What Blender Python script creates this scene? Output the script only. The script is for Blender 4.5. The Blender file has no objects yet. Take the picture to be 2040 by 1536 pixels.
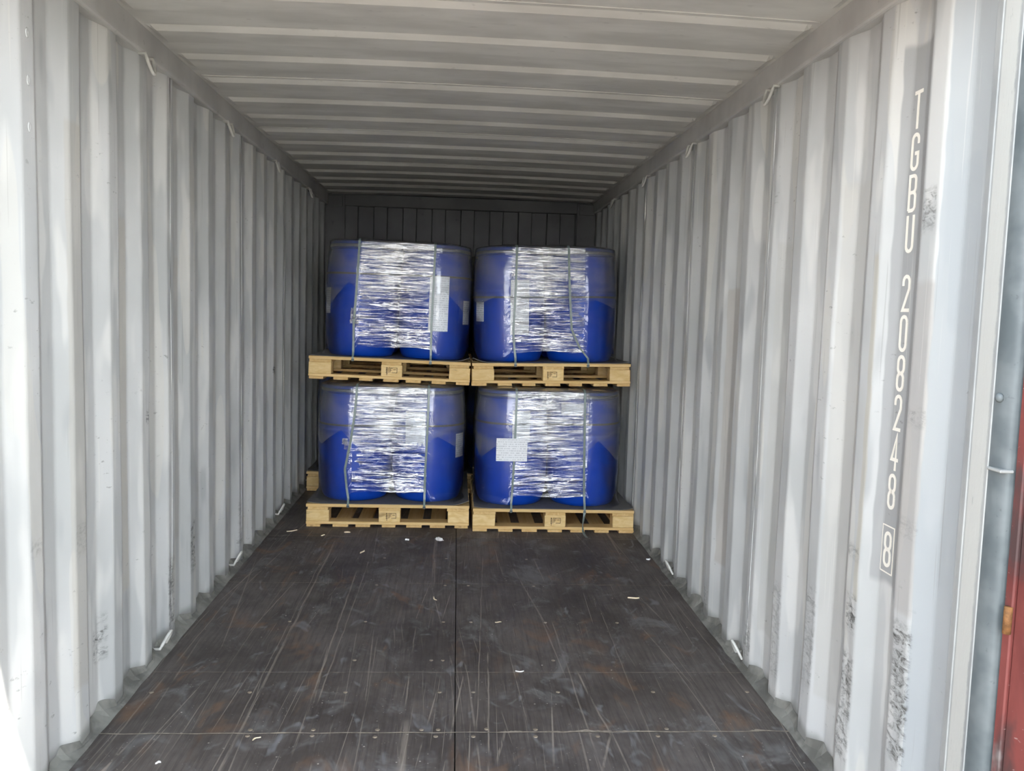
import bpy, math, random
import numpy as np
from mathutils import Matrix, Vector

random.seed(7)
SC = bpy.context.scene
COL = SC.collection

# ------------------------------------------------------------------ camera
F_PX, IMG_W = 1669.65, 2040.0
CAM_X, CAM_Z = -0.0189, 1.4186
YAW, PITCH, ROLL = 0.0672, -0.0880, -0.0296
fw = Vector((math.sin(YAW) * math.cos(PITCH), math.cos(YAW) * math.cos(PITCH), math.sin(PITCH)))
rt = Vector((math.cos(YAW), -math.sin(YAW), 0))
dn = -rt.cross(fw)
c_, s_ = math.cos(ROLL), math.sin(ROLL)
rt, dn = c_ * rt + s_ * dn, -s_ * rt + c_ * dn
cam_data = bpy.data.cameras.new('camera')
cam_data.sensor_fit = 'HORIZONTAL'
cam_data.sensor_width = 36.0
cam_data.lens = 36.0 * F_PX / IMG_W
cam_data.clip_start = 0.05
cam = bpy.data.objects.new('camera', cam_data)
cam.matrix_world = Matrix(((rt.x, -dn.x, -fw.x, CAM_X), (rt.y, -dn.y, -fw.y, 0.0),
                           (rt.z, -dn.z, -fw.z, CAM_Z), (0, 0, 0, 1)))
COL.objects.link(cam)
SC.camera = cam

# ------------------------------------------------------------------ sky, sun, exposure
SUN_EL, SUN_DIR = math.radians(58), Vector((-0.90, 0.43))   # horizontal travel of sunlight: in through the doors, to the left
world = bpy.data.worlds.new('world')
SC.world = world
world.use_nodes = True
wn = world.node_tree
wn.nodes.clear()
# hazy bright summer sky: pale and bright near the horizon, deeper and dimmer overhead, the same all round
tc = wn.nodes.new('ShaderNodeTexCoord')
sx_ = wn.nodes.new('ShaderNodeSeparateXYZ')
mr = wn.nodes.new('ShaderNodeMapRange')
mr.inputs[1].default_value, mr.inputs[2].default_value = 0.0, 0.6
mr.inputs[3].default_value, mr.inputs[4].default_value = 13.0, 3.5
mc = wn.nodes.new('ShaderNodeMapRange')
mc.inputs[1].default_value, mc.inputs[2].default_value = 0.0, 0.8
mx = wn.nodes.new('ShaderNodeMix')
mx.data_type = 'RGBA'
mx.inputs[6].default_value = (0.96, 0.98, 1.0, 1)
mx.inputs[7].default_value = (0.62, 0.80, 1.0, 1)
bg = wn.nodes.new('ShaderNodeBackground')
wo = wn.nodes.new('ShaderNodeOutputWorld')
wn.links.new(tc.outputs['Generated'], sx_.inputs[0])
wn.links.new(sx_.outputs[2], mr.inputs[0])
wn.links.new(sx_.outputs[2], mc.inputs[0])
wn.links.new(mc.outputs[0], mx.inputs[0])
wn.links.new(mx.outputs[2], bg.inputs['Color'])
wn.links.new(mr.outputs[0], bg.inputs['Strength'])
wn.links.new(bg.outputs[0], wo.inputs['Surface'])

sun_data = bpy.data.lights.new('sun', 'SUN')
sun_data.energy = 20.0
sun_data.angle = math.radians(0.6)
sun_data.color = (1.0, 0.95, 0.87)
sun = bpy.data.objects.new('sun', sun_data)
sd = SUN_DIR.normalized() * math.cos(SUN_EL)
sun.rotation_euler = Vector((sd.x, sd.y, -math.sin(SUN_EL))).to_track_quat('-Z', 'Y').to_euler()
COL.objects.link(sun)

SC.view_settings.view_transform = 'Standard'
SC.view_settings.look = 'None'
SC.view_settings.gamma = 1.0
SC.view_settings.use_curve_mapping = False
SC.view_settings.exposure = -0.02
SC.cycles.max_bounces = 9
SC.cycles.diffuse_bounces = 6
SC.cycles.transparent_max_bounces = 14
SC.cycles.use_denoising = True
SC.cycles.use_adaptive_sampling = True
SC.cycles.adaptive_threshold = 0.22
SC.cycles.adaptive_min_samples = 16

# ------------------------------------------------------------------ node helpers
class NB:
    def __init__(self, name):
        self.m = bpy.data.materials.new(name)
        self.m.use_nodes = True
        self.t = self.m.node_tree
        self.t.nodes.clear()
        self.out = self.t.nodes.new('ShaderNodeOutputMaterial')

    def n(self, typ, out=0, props=None, **kw):
        nd = self.t.nodes.new(typ)
        for k, v in (props or {}).items():
            setattr(nd, k, v)
        for k, v in kw.items():
            key = int(k[1:]) if k[0] == 'i' and k[1:].isdigit() else k.replace('_', ' ')
            sock = nd.inputs[key]
            if hasattr(v, 'is_output'):
                self.t.links.new(v, sock)
            elif v is not None:
                if isinstance(v, tuple) and len(v) == 3 and sock.type == 'RGBA':
                    v = v + (1.0,)
                sock.default_value = v
        return nd.outputs[out]

    def math(self, op, a, b=0.0, clamp=False):
        return self.n('ShaderNodeMath', props={'operation': op, 'use_clamp': clamp}, i0=a, i1=b)

    def add(self, a, b): return self.math('ADD', a, b)
    def mul(self, a, b): return self.math('MULTIPLY', a, b)
    def sub(self, a, b): return self.math('SUBTRACT', a, b)

    def step(self, v, lo, hi, a=0.0, b=1.0):
        return self.n('ShaderNodeMapRange', props={'interpolation_type': 'SMOOTHSTEP'},
                      i0=v, i1=lo, i2=hi, i3=a, i4=b)

    def win(self, v, a, b, soft):
        return self.mul(self.step(v, a - soft, a + soft), self.step(v, b - soft, b + soft, 1.0, 0.0))

    def mix(self, f, a, b):
        return self.n('ShaderNodeMix', out=2, props={'data_type': 'RGBA'}, i0=f, i6=a, i7=b)

    def pos(self):
        return self.n('ShaderNodeNewGeometry')

    def objco(self):
        return self.n('ShaderNodeTexCoord', out=3)

    def vmul(self, v, s):
        return self.n('ShaderNodeVectorMath', props={'operation': 'MULTIPLY'}, i0=v, i1=s)

    def vadd(self, v, s):
        return self.n('ShaderNodeVectorMath', props={'operation': 'ADD'}, i0=v, i1=s)

    def sep(self, v):
        nd = self.t.nodes.new('ShaderNodeSeparateXYZ')
        self.t.links.new(v, nd.inputs[0])
        return nd.outputs

    def noise(self, v, scale=1.0, detail=3.0, rough=0.5, dist=0.0):
        return self.n('ShaderNodeTexNoise', Vector=v, Scale=scale, Detail=detail, Roughness=rough, Distortion=dist)

    def rnd(self):
        return self.n('ShaderNodeObjectInfo', out='Random')

    def bump(self, h, strength=0.2, dist=0.01):
        return self.n('ShaderNodeBump', Strength=strength, Distance=dist, Height=h)

    def bsdf(self, color, rough=0.5, metal=0.0, normal=None, spec=0.5, **kw):
        o = self.n('ShaderNodeBsdfPrincipled', Base_Color=color, Roughness=rough, Metallic=metal, Normal=normal,
                   Specular_IOR_Level=spec, **kw)
        return o

    def done(self, sh):
        self.t.links.new(sh, self.out.inputs['Surface'])
        return self.m


def grey(v, t=0.0):
    return (v * (1 + t), v, v * (1 - t))


def hue(r, g, b):
    """sRGB 0..255 to linear"""
    f = lambda c: (c / 255 / 12.92) if c <= 10.3 else ((c / 255 + 0.055) / 1.055) ** 2.4
    return (f(r), f(g), f(b))


def mat_wall(name, scuffs, patches, seed):
    b = NB(name)
    p = b.pos()
    x, y, z = b.sep(p)[:3]
    q = b.vadd(p, (seed * 3.1, seed, seed * 7.7))
    soft = b.noise(b.vmul(q, (1.0, 2.2, 1.3)), 1.4, 2, 0.55)
    col = b.mix(b.step(soft, 0.35, 0.66), hue(179, 181, 179), hue(193, 194, 192))
    # old overspray: broad cloudy and hard-edged touch-up coats
    cl = b.noise(b.vmul(q, (1.0, 5.0, 1.1)), 1.6, 2, 0.55)
    col = b.mix(b.mul(b.step(cl, 0.54, 0.63), 0.8), col, hue(205, 205, 201))
    col = b.mix(b.mul(b.step(cl, 0.40, 0.30), 0.75), col, hue(162, 164, 164))
    cl2 = b.noise(b.vmul(q, (0.4, 7.2, 0.9)), 1.1, 1, 0.4)
    col = b.mix(b.mul(b.step(cl2, 0.600, 0.612), 0.5), col, hue(203, 201, 193))
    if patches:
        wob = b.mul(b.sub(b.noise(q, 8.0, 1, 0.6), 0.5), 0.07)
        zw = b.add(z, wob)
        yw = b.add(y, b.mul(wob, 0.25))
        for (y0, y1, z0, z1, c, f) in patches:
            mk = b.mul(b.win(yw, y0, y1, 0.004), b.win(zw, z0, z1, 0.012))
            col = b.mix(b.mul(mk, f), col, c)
    # thin vertical rub lines
    ln = b.noise(b.vmul(q, (30.0, 55.0, 0.9)), 1.6, 2, 0.55)
    col = b.mix(b.mul(b.step(ln, 0.66, 0.72), 0.4), col, hue(207, 206, 199))
    col = b.mix(b.mul(b.step(ln, 0.32, 0.27), 0.30), col, hue(132, 130, 124))
    # small chips and rub marks across the crests
    ch = b.noise(b.vmul(q, (8.0, 14.0, 30.0)), 1.6, 3, 0.7)
    col = b.mix(b.mul(b.mul(b.step(ch, 0.64, 0.72), b.step(soft, 0.50, 0.62)), 0.55), col, hue(109, 109, 103))
    # scuffs of their own shape
    if scuffs:
        sm = None
        for (y0, y1, z0, z1, f) in scuffs:
            w = b.mul(b.mul(b.win(y, y0, y1, 0.006), b.win(z, z0, z1, 0.02)), f)
            sm = w if sm is None else b.math('MAXIMUM', sm, w)
        st = b.noise(b.vmul(q, (5.0, 11.0, 22.0)), 2.2, 4, 0.75, 0.9)
        k = b.mul(b.step(st, 0.40, 0.66), b.step(ch, 0.30, 0.62, 0.35, 1.1))
        col = b.mix(b.math('MULTIPLY', sm, b.math('MINIMUM', k, 1.0)), col, hue(74, 73, 67))
    # floor-level dirt line
    low = b.step(b.add(z, b.mul(b.sub(cl, 0.5), 0.10)), 0.030, 0.075, 1.0, 0.0)
    col = b.mix(b.mul(low, 0.75), col, hue(118, 118, 112))
    return b.done(b.bsdf(col, 0.55, normal=b.bump(b.noise(q, 7, 1, 0.5), 0.10, 0.03), spec=0.35))


def mat_paint(name, c1, c2, rough=0.55, scale=3.0, strecth=(1, 1, 1), spec=0.35):
    b = NB(name)
    p = b.vmul(b.pos(), strecth)
    a = b.noise(p, scale, 3, 0.6)
    col = b.mix(b.step(a, 0.35, 0.65), c1, c2)
    d = b.noise(p, scale * 7, 2, 0.7)
    col = b.mix(b.mul(b.step(d, 0.66, 0.78), 0.35), col, tuple(v * 0.45 for v in c1))
    return b.done(b.bsdf(col, rough, spec=spec))


def mat_post(name, white_patch):
    b = NB(name)
    p = b.pos()
    x, y, z = b.sep(p)[:3]
    a = b.noise(p, 3.0, 4, 0.6)
    col = b.mix(b.step(a, 0.35, 0.65), hue(140, 142, 141), hue(158, 159, 156))
    if white_patch:
        wob = b.mul(b.sub(b.noise(b.vmul(p, (1, 10, 7)), 3.0, 4, 0.65), 0.5), 0.03)
        mk = b.mul(b.step(b.add(y, b.mul(wob, 0.5)), 1.782, 1.790), b.step(b.add(z, wob), 2.19, 2.20, 1.0, 0.0))
        mk = b.mul(mk, b.step(y, 1.835, 1.84, 1.0, 0.0))
        col = b.mix(b.mul(mk, 0.85), col, hue(184, 184, 178))
    st = b.noise(b.vmul(p, (6, 60, 9)), 2.0, 5, 0.75)
    zz = b.mul(b.step(b.noise(p, 1.7, 2, 0.5), 0.5, 0.62), b.step(st, 0.6, 0.72))
    col = b.mix(b.mul(zz, 0.6), col, hue(118, 120, 116))
    return b.done(b.bsdf(col, 0.5, normal=b.bump(st, 0.15, 0.004), spec=0.35))


def mat_floor():
    b = NB('plywood_floor')
    p = b.pos()
    x, y, z = b.sep(p)[:3]
    r = b.rnd()
    a = b.noise(b.vmul(p, (1.0, 0.7, 1)), 2.3, 5, 0.68)
    col = b.mix(b.step(a, 0.32, 0.68), hue(74, 68, 65), hue(108, 101, 97))
    col = b.mix(b.mul(r, 0.22), col, hue(84, 75, 68))
    g = b.noise(b.vmul(p, (46, 1.8, 1)), 1.6, 3, 0.7)
    col = b.mix(b.mul(b.step(g, 0.40, 0.72), 0.5), col, hue(56, 51, 49))
    # worn pale and dusty areas
    w = b.noise(b.vmul(b.vadd(p, (2, 5, 0)), (3.4, 2.1, 1)), 1.4, 4, 0.72, 0.7)
    col = b.mix(b.mul(b.step(w, 0.52, 0.70), 0.65), col, hue(126, 124, 123))
    w2 = b.noise(b.vmul(p, (7.0, 3.2, 1)), 1.5, 2, 0.6, 1.0)
    col = b.mix(b.mul(b.step(w2, 0.60, 0.76), 0.5), col, hue(146, 147, 150))
    # rust coloured stains
    ru = b.noise(b.vmul(b.vadd(p, (3, 8, 0)), (3.4, 1.7, 1)), 1.6, 3, 0.65, 0.8)
    col = b.mix(b.mul(b.step(ru, 0.56, 0.74), 0.5), col, hue(132, 98, 70))
    # drag scratches running in and out of the doors
    br = b.step(a, 0.40, 0.54)
    br2 = b.step(a, 0.60, 0.46)
    for (sx, sy, tilt, off, lo, hi, f, br_) in ((60, 0.50, 0.05, 0, 0.70, 0.73, 0.40, br), (110, 0.9, -0.04, 5, 0.71, 0.74, 0.55, br2),
                                               (46, 0.35, 0.12, 11, 0.725, 0.74, 0.40, br), (150, 2.4, 0.10, 17, 0.72, 0.76, 0.35, br2),
                                               (30, 0.25, -0.02, 23, 0.715, 0.725, 0.40, br), (70, 0.6, -0.10, 31, 0.71, 0.73, 0.58, br),
                                               (210, 3.4, 0.0, 37, 0.66, 0.74, 0.30, br)):
        xx = b.add(x, b.mul(y, tilt))
        v = b.n('ShaderNodeCombineXYZ', X=b.mul(xx, sx), Y=b.mul(y, sy), Z=float(off))
        s = b.noise(v, 1.0, 1, 0.55)
        col = b.mix(b.mul(b.mul(b.step(s, lo, hi), br_), f), col, hue(160, 150, 138))
    # single long gouges left by dragged loads
    wv = b.mul(b.sub(b.noise(b.vmul(p, (2, 3, 1)), 1.3, 2, 0.6), 0.5), 0.014)
    brk = b.step(g, 0.34, 0.56)
    tot = None
    for (xa, ya, xb, yb, wd, f) in ((-.529, 4.446, -.508, 2.60, .005, .8), (-.482, 4.64, -.486, 2.95, .004, .6), (-.726, 5.04, -.704, 2.0, .007, .7),
                                    (-.745, 4.6, -.725, 2.0, .003, .6), (-.861, 4.515, -.904, 2.2, .003, .45), (-.172, 3.654, -.173, 2.93, .004, .7),
                                    (-.164, 2.783, -.159, 2.2, .020, .6), (.161, 4.736, .081, 2.75, .003, .7), (.141, 3.379, .102, 2.2, .004, .8),
                                    (.449, 3.722, .468, 2.2, .004, .6), (.489, 3.185, .532, 2.70, .005, .7), (1.09, 4.4, 1.114, 2.9, .004, .5),
                                    (-.120, 5.097, -.114, 4.24, .014, .6), (.526, 2.675, .468, 2.48, .006, .7), (.173, 2.712, .143, 2.55, .006, .8),
                                    (-1.080, 5.057, -1.102, 2.3, .004, .5), (.70, 3.9, .66, 2.4, .003, .5), (-.33, 3.6, -.30, 2.3, .003, .5)):
        k = (xb - xa) / (yb - ya)
        dx = b.math('ABSOLUTE', b.sub(b.add(x, wv), b.add(b.mul(y, k), xa - ya * k)))
        ms = b.mul(b.mul(b.step(dx, wd * 0.35, wd, 1, 0), b.win(y, yb, ya, 0.05)), f)
        tot = ms if tot is None else b.math('MAXIMUM', tot, ms)
    col = b.mix(b.mul(b.mul(tot, brk), 0.72), col, hue(164, 153, 140))
    # specks of dust and chips
    vd = b.n('ShaderNodeTexVoronoi', out='Distance', Vector=p, Scale=17.0)
    col = b.mix(b.mul(b.step(vd, 0.030, 0.075, 1, 0), b.step(w, 0.44, 0.58)), col, hue(190, 182, 172))
    vd2 = b.n('ShaderNodeTexVoronoi', out='Distance', Vector=b.vadd(p, (1.3, 0.4, 0)), Scale=46.0)
    col = b.mix(b.mul(b.step(vd2, 0.06, 0.13, 1, 0), b.mul(b.step(w, 0.42, 0.6), 0.7)), col, hue(160, 154, 146))
    ro = b.n('ShaderNodeMapRange', i0=w, i1=0.3, i2=0.7, i3=0.50, i4=0.75)
    return b.done(b.bsdf(col, ro, normal=b.bump(g, 0.14, 0.004), spec=0.3))


def mat_wood(name, c1, c2, axis):
    b = NB(name)
    o = b.objco()
    r = b.rnd()
    sc = {'x': (1.2, 22, 30), 'y': (22, 1.2, 30), 'e': (9, 9, 26)}[axis]
    v = b.vadd(b.vmul(o, sc), b.n('ShaderNodeCombineXYZ', X=b.mul(r, 37), Y=b.mul(r, 91), Z=b.mul(r, 53)))
    g = b.noise(v, 1.5, 5, 0.6, 0.8)
    col = b.mix(b.step(g, 0.3, 0.72), c1, c2)
    col = b.mix(b.mul(r, 0.38), col, tuple(k * 0.72 for k in c1))
    k = b.noise(b.vadd(v, (7, 3, 9)), 0.5, 3, 0.6)
    col = b.mix(b.mul(b.step(k, 0.66, 0.74), 0.55), col, hue(120, 84, 48))
    return b.done(b.bsdf(col, 0.7, normal=b.bump(g, 0.2, 0.003), spec=0.25))


def mat_plain(name, c, rough=0.5, metal=0.0, var=0.15, scale=20.0, spec=0.5):
    b = NB(name)
    o = b.objco()
    a = b.noise(o, scale, 4, 0.6)
    col = b.mix(b.step(a, 0.3, 0.7), tuple(k * (1 - var) for k in c), tuple(min(1, k * (1 + var)) for k in c))
    return b.done(b.bsdf(col, rough, metal, normal=b.bump(a, 0.08, 0.002), spec=spec))


def mat_film(name, haze, gloss, rough=0.07):
    b = NB(name)
    wr = b.n('ShaderNodeAttribute', out='Fac', props={'attribute_name': 'wrinkle'})
    o = b.objco()
    fine = b.noise(b.vmul(o, (8, 8, 190)), 1.0, 2, 0.6)
    creas = b.noise(b.vmul(o, (9, 9, 5)), 1.6, 2, 0.6, 1.0)
    h = b.add(b.mul(fine, b.add(b.mul(wr, 0.9), 0.06)), b.mul(creas, 0.30))
    nrm = b.bump(h, 0.45, 0.012)
    fr = b.n('ShaderNodeFresnel', IOR=1.5, Normal=nrm)
    patch = b.noise(b.vmul(o, (3, 3, 7)), 1.3, 2, 0.55)
    lay = b.step(patch, 0.36, 0.64, 0.55, 1.35)
    # pleats: the stretched film gathers into rope-like strands with thin film between
    s1 = b.step(b.noise(b.vmul(o, (5, 5, 80)), 1.0, 2, 0.55, 0.15), 0.37, 0.59, 0.10, 1.0)
    s2 = b.step(b.noise(b.vmul(b.vadd(o, (3, 1, 2)), (9, 9, 170)), 1.0, 1, 0.5), 0.40, 0.60, 0.35, 1.0)
    stk = b.mul(s1, s2)
    fac = b.math('MULTIPLY', b.add(b.mul(fr, 0.8), b.mul(b.mul(wr, gloss), stk)), lay, clamp=True)
    tr = b.n('ShaderNodeBsdfTransparent', Color=(0.95, 0.96, 0.97, 1))
    df = b.n('ShaderNodeBsdfDiffuse', Color=(0.60, 0.60, 0.59, 1), Normal=nrm)
    hf = b.math('MULTIPLY', b.add(b.mul(b.mul(wr, stk), 0.26), haze), lay, clamp=True)
    base = b.n('ShaderNodeMixShader', Fac=hf, i1=tr, i2=df)
    gl = b.n('ShaderNodeBsdfGlossy', Color=(1, 1, 1, 1), Roughness=rough, Normal=nrm)
    return b.done(b.n('ShaderNodeMixShader', Fac=fac, i1=base, i2=gl))


def mat_label(name):
    b = NB(name)
    o = b.objco()
    x, y, z = b.sep(o)[:3]
    rows = b.math('FRACT', b.mul(z, 70.0))
    rmask = b.mul(b.step(rows, 0.34, 0.40), b.step(rows, 0.74, 0.80, 1, 0))
    words = b.noise(b.vmul(o, (150, 150, 36)), 1.0, 2, 0.6)
    m = b.mul(b.mul(rmask, b.step(words, 0.46, 0.52)), 0.6)
    col = b.mix(m, hue(232, 234, 236), hue(160, 164, 170))
    return b.done(b.bsdf(col, 0.55, spec=0.3))


def mat_door():
    b = NB('red_door_paint')
    p = b.pos()
    a = b.noise(b.vmul(p, (3, 3, 1.6)), 1.6, 5, 0.6, 0.5)
    col = b.mix(b.step(a, 0.35, 0.65), hue(102, 53, 50), hue(128, 69, 64))
    g = b.noise(b.vmul(b.vadd(p, (4, 1, 2)), (5, 5, 2.2)), 1.5, 4, 0.6, 0.8)
    col = b.mix(b.mul(b.step(g, 0.48, 0.64), 0.8), col, hue(69, 59, 58))
    g2 = b.noise(b.vmul(b.vadd(p, (14, 1, 8)), (5, 5, 1.8)), 1.5, 4, 0.6, 0.8)
    col = b.mix(b.mul(b.step(g2, 0.60, 0.72), 0.7), col, hue(134, 128, 125))
    s = b.noise(b.vmul(p, (40, 40, 130)), 1.0, 3, 0.6)
    col = b.mix(b.mul(b.step(s, 0.68, 0.72), 0.7), col, hue(165, 142, 136))
    return b.done(b.bsdf(col, 0.5, spec=0.3))


WALL_L_SCUFFS = [(2.795, 2.868, 0.20, 0.245, .8), (2.795, 2.868, 0.262, 0.305, 1.0), (2.82, 2.868, 0.33, 0.352, .7),
                 (3.448, 3.540, 0.06, 0.36, .75), (3.73, 3.80, 0.22, 0.44, .9), (3.215, 3.250, 0.965, 1.0, 1.6),
                 (5.39, 5.44, 0.985, 1.03, 1.5), (4.90, 4.93, 0.94, 0.965, 1.4), (2.62, 2.69, 0.62, 0.72, .35),
                 (4.55, 4.62, 0.10, 0.35, .4), (2.34, 2.41, 0.70, 0.74, .35)]
WALL_R_SCUFFS = [(2.045, 2.132, 0.25, 0.62, 1.0), (2.336, 2.412, 0.10, 0.42, .9), (2.336, 2.400, 0.50, 0.60, 1.0),
                 (2.61, 2.69, 0.20, 0.54, .5), (2.07, 2.13, 1.66, 1.76, .8), (2.05, 2.13, 1.16, 1.19, .8),
                 (2.89, 2.96, 0.10, 0.45, .4), (2.05, 2.13, 0.86, 0.90, .4), (3.17, 3.24, 0.06, 0.20, .6),
                 (3.74, 3.80, 0.04, 0.16, .6), (2.34, 2.41, 0.72, 0.75, .7)]
PATCH_L = [(2.985, 3.10, 0.35, 1.72, hue(187, 184, 175), .75), (2.60, 2.70, 0.2, 1.95, hue(175, 170, 158), .4),
           (3.55, 3.66, 0.4, 1.60, hue(178, 175, 168), .5), (4.37, 4.48, 0.5, 1.52, hue(175, 173, 167), .5)]
PATCH_R = [(1.86, 2.052, -0.1, 2.4, hue(158, 163, 165), .8), (2.140, 2.300, 0.68, 2.16, hue(150, 151, 150), .8), (2.050, 2.132, 0.66, 1.52, hue(167, 163, 158), .6),  # first entry: blue-grey overspray, darkened to offset too bright light by the doors
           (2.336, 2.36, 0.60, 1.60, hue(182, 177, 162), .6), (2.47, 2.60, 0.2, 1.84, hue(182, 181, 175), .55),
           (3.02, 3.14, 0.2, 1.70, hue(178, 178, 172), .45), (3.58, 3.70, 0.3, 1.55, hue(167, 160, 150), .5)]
M = dict(
    wall_l=mat_wall('grey_wall_paint_left', WALL_L_SCUFFS, PATCH_L, 1.0),
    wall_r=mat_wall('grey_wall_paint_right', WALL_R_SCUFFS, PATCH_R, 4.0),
    roof=mat_paint('grey_roof_paint', hue(188, 186, 180), hue(206, 204, 198), scale=2.0, strecth=(1, 3, 1)),
    rail=mat_paint('grey_rail_paint', hue(178, 177, 174), hue(194, 193, 189), scale=3.0),
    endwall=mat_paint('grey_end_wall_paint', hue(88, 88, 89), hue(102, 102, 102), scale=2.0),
    post=mat_post('post_paint', True),
    gasket=mat_paint('dark_grey_post_edge', hue(88, 95, 97), hue(108, 114, 115), rough=0.45, scale=9),
    sealant=mat_paint('dirty_sealant', hue(104, 103, 97), hue(136, 135, 128), rough=0.8, scale=9),
    floor=mat_floor(),
    groove=mat_plain('seam_filler', hue(150, 140, 126), 0.9, var=0.3, scale=30),
    seam_dark=mat_plain('dark_seam', hue(24, 22, 21), 0.9),
    wood_x=mat_wood('pine_board_x', hue(214, 178, 118), hue(232, 204, 150), 'x'),
    wood_y=mat_wood('pine_board_y', hue(204, 166, 108), hue(226, 196, 140), 'y'),
    wood_e=mat_wood('pine_block', hue(218, 184, 124), hue(236, 210, 156), 'e'),
    stamp=mat_plain('burnt_stamp', hue(70, 44, 22), 0.8),
    drum=mat_plain('blue_plastic', hue(7, 62, 164), 0.38, var=0.06, scale=8),
    lid=mat_plain('blue_lid_plastic', hue(12, 52, 130), 0.4, var=0.06, scale=8),
    ring=mat_plain('galvanised_clamp', hue(150, 152, 154), 0.35, 0.9),
    sheet=mat_plain('grey_board', hue(104, 102, 99), 0.8, var=0.1),
    film=mat_film('stretch_film', 0.010, 0.50, 0.055),
    film2=mat_film('stretch_film_cover', 0.125, 0.30, 0.08),
    strap=mat_plain('grey_green_strap', hue(112, 127, 125), 0.32, var=0.12, scale=60),
    band=mat_plain('dark_band', hue(70, 76, 78), 0.4),
    label=mat_label('printed_label'),
    letter=mat_plain('cream_lettering', hue(238, 234, 222), 0.6, var=0.03),
    rod=mat_paint('ring_rod_paint', hue(176, 176, 170), hue(206, 205, 198), scale=14),
    steel=mat_plain('screw_steel', hue(150, 138, 122), 0.45, 0.35, var=0.2, scale=90),
    splinter=mat_plain('pale_splinter', hue(236, 220, 188), 0.7),
    scrap=mat_plain('white_scrap', hue(232, 232, 230), 0.6),
    door=mat_door(),
    rust=mat_plain('rust', hue(126, 86, 48), 0.8, var=0.4, scale=60),
    ground=mat_paint('yard_concrete', hue(128, 124, 116), hue(146, 141, 132), rough=0.85, scale=0.6),
)

# ------------------------------------------------------------------ object helpers
def mesh(name, v, f, mat, smooth=False):
    me = bpy.data.meshes.new(name)
    me.from_pydata([tuple(map(float, q)) for q in v], [], f)
    me.update()
    if mat:
        me.materials.append(M[mat])
    if smooth:
        me.polygons.foreach_set('use_smooth', [True] * len(me.polygons))
    return me


def link(name, me, parent=None, loc=None, rot=None):
    o = bpy.data.objects.new(name, me)
    COL.objects.link(o)
    if parent:
        o.parent = parent
    if loc is not None:
        o.location = loc
    if rot is not None:
        o.rotation_euler = rot
    return o


def tag(o, label=None, cat=None, group=None, kind=None):
    for k, v in (('label', label), ('category', cat), ('group', group), ('kind', kind)):
        if v:
            o[k] = v
    return o


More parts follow.
